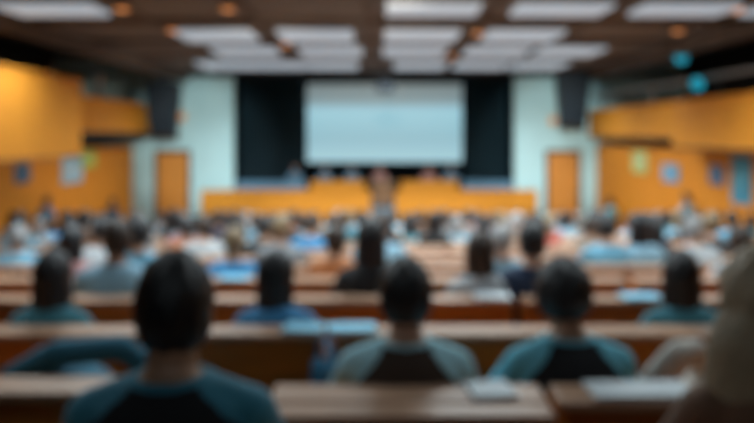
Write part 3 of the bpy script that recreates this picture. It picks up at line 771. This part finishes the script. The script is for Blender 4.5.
# ------------------------------------------------------------------ small things on the ledges and seats
def led(n): return row_z(n)+.896
def sheet(px, n, w_, m, label, cat='paper', rz=0.0, dy=-.045):
    y = row_y(n)+dy; o = MB().box(-w_/2, w_/2, -.065, .065, 0, .012, bevel=.002).build('notebook', m); o.location = (X_at(px, y), y, led(n)); o.rotation_euler = (0, 0, rz); tag(o, label, cat)
sheet(352, 2, .21, M['bluepaper'], 'light blue notebook on the ledge left of the centre man', 'notebook', .05)
sheet(304, 2, .17, M['bluepaper'], 'small light blue notebook beside the long black-haired person', 'notebook', -.1)
sheet(490, 1, .13, M['paper'], 'white notebook on the ledge between the two men in blue', 'notebook', .15)
sheet(492, 3, .20, M['paper'], 'white notebook on the ledge behind the person in white', 'notebook', -.05)
sheet(640, 1, .30, M['paper'], 'wide white sheet standing for reflected light on the right-hand near ledge', 'notebook', .03)  # white sheet put in for light reflecting off the ledge
sheet(235, 4, .20, M['bluepaper'], 'bright blue notebook on the fifth row ledge, left of centre', 'notebook', .05)
sheet(640, 3, .22, M['bluepaper'], 'blue notebook on the fourth row ledge, right side', 'notebook', .05)
def bottle(px, n, y, z, m, label, s_=1.0):
    r = empty('water_bottle', (X_at(px, y), y, z)); tag(r, label, 'bottle'); r.scale = (s_,)*3
    MB().lathe([(.03, 0), (.036, .01), (.036, .15), (.03, .18), (.016, .20), (.016, .212)], n=24).build('body', m, r, True)
    MB().lathe([(.019, .2125), (.019, .235), (.015, .24)], n=20).build('cap', M['paper'], r, True)
teal_pl = mat('teal_plastic', (.04, .30, .40), .3); blue_pl = mat('blue_plastic', (.06, .25, .42), .3); cream = mat('cream_fabric', (.62, .58, .52), .85, bump=.5, scale=25)
bluefab = mat('blue_fabric', (.03, .17, .26), .8, bump=.5, scale=20)
def shelf_hook(px, y, z): pass
# bags hanging from ledges / standing on the floor
def bag(x, y, z, w_, d_, h_, m, label, rz=0.0):
    r = empty('shoulder_bag', (x, y, z), rz); tag(r, label, 'bag')
    bm = bmesh.new(); bmesh.ops.create_cube(bm, size=1); bmesh.ops.subdivide_edges(bm, edges=bm.edges[:], cuts=4, use_grid_fill=True)
    for v in bm.verts:
        x_, y_, z_ = v.co; b_ = 1+.28*math.cos(z_*PI)*1.0-.15*(z_+.5)
        q = 1-.25*(abs(x_)*2)**6
        v.co = Vector((x_*w_*(.88+.12*math.cos(z_*PI)), y_*d_*b_*q, (z_+.5)*h_+.01*math.sin(x_*14)))
    link('pouch', new_mesh('pouch', bm, True), m, r)
    s_ = MB()
    pr_ = [Vector((-w_*.3, 0, h_*.95)), Vector((-w_*.22, 0, h_*1.25)), Vector((0, 0, h_*1.38)), Vector((w_*.22, 0, h_*1.25)), Vector((w_*.3, 0, h_*.95))]
    for a, b_ in zip(pr_, pr_[1:]): s_.tube(a, b_, .008, n=8)
    s_.build('strap', m, r)
def jacket(x, y, z, w_, d_, h_, m, label, seed):
    """soft folded jacket with a sleeve"""
    rg = random.Random(seed); r = empty('folded_jacket', (x, y, z)); tag(r, label, 'jacket')
    bm = bmesh.new(); bmesh.ops.create_uvsphere(bm, u_segments=40, v_segments=24, radius=1)
    for v in bm.verts:
        x_, y_, z_ = v.co
        k_ = 1+.10*math.sin(5*x_+3*y_+seed)+.06*math.sin(11*y_-4*x_)
        sx = math.copysign(abs(x_)**.7, x_); sy = math.copysign(abs(y_)**.7, y_)
        v.co = Vector((sx*w_/2*k_, sy*d_/2*k_, (max(z_, -.55)+.55)/1.55*h_*(.8+.2*math.sin(4*x_+seed))))
    link('folded_body', new_mesh('folded_body', bm, True), m, r)
    s_ = Soup(); pts_ = [(-w_*.35, -d_*.2, h_*.8), (-w_*.1, -d_*.25, h_*.98), (w_*.2, -d_*.1, h_*.98), (w_*.4, .02, h_*.75)]
    for i, (a, b_) in enumerate(zip(pts_, pts_[1:])): s_.capsule(a, b_, .05-.004*i, .046-.004*i, 20)
    me = bpy.data.meshes.new('sleeve'); me.from_pydata(s_.v, [], s_.f); so = link('sleeve', me, m, r)
    rm = so.modifiers.new('r', 'REMESH'); rm.mode = 'VOXEL'; rm.voxel_size = .012; rm.use_smooth_shade = True; sm_ = so.modifiers.new('s', 'SMOOTH'); sm_.iterations = 8
sz1_ = row_z(1)+.446
jacket(-.98+0, row_y(1)+.28, sz1_, .62, .36, .50, bluefab, 'blue jacket heaped on the pew at bottom left', 3)
jacket(X_at(676, row_y(1)+.25), row_y(1)+.25, sz1_, .26, .30, .50, cream, 'cream jacket heaped on the pew at bottom right', 5)
bag(X_at(328, 3.0), row_y(2)-.19, row_z(2)+.55, .13, .07, .26, blue_pl, 'small blue bag hanging behind the pew left of the centre man')
bag(X_at(88, 1.9), row_y(1)-.27, row_z(1)+.52, .12, .08, .26, teal_pl, 'teal bag hanging at the end of the bottom left pew')
bag(X_at(660, 1.9), row_y(1)-.25, row_z(1)+.50, .09, .07, .26, teal_pl, 'teal bag hanging behind the bottom right pew')
bag(X_at(272, 1.75), 1.8, row_z(1)+.50, .08, .08, .30, cream, 'cream bag beside the man in the teal shirt')
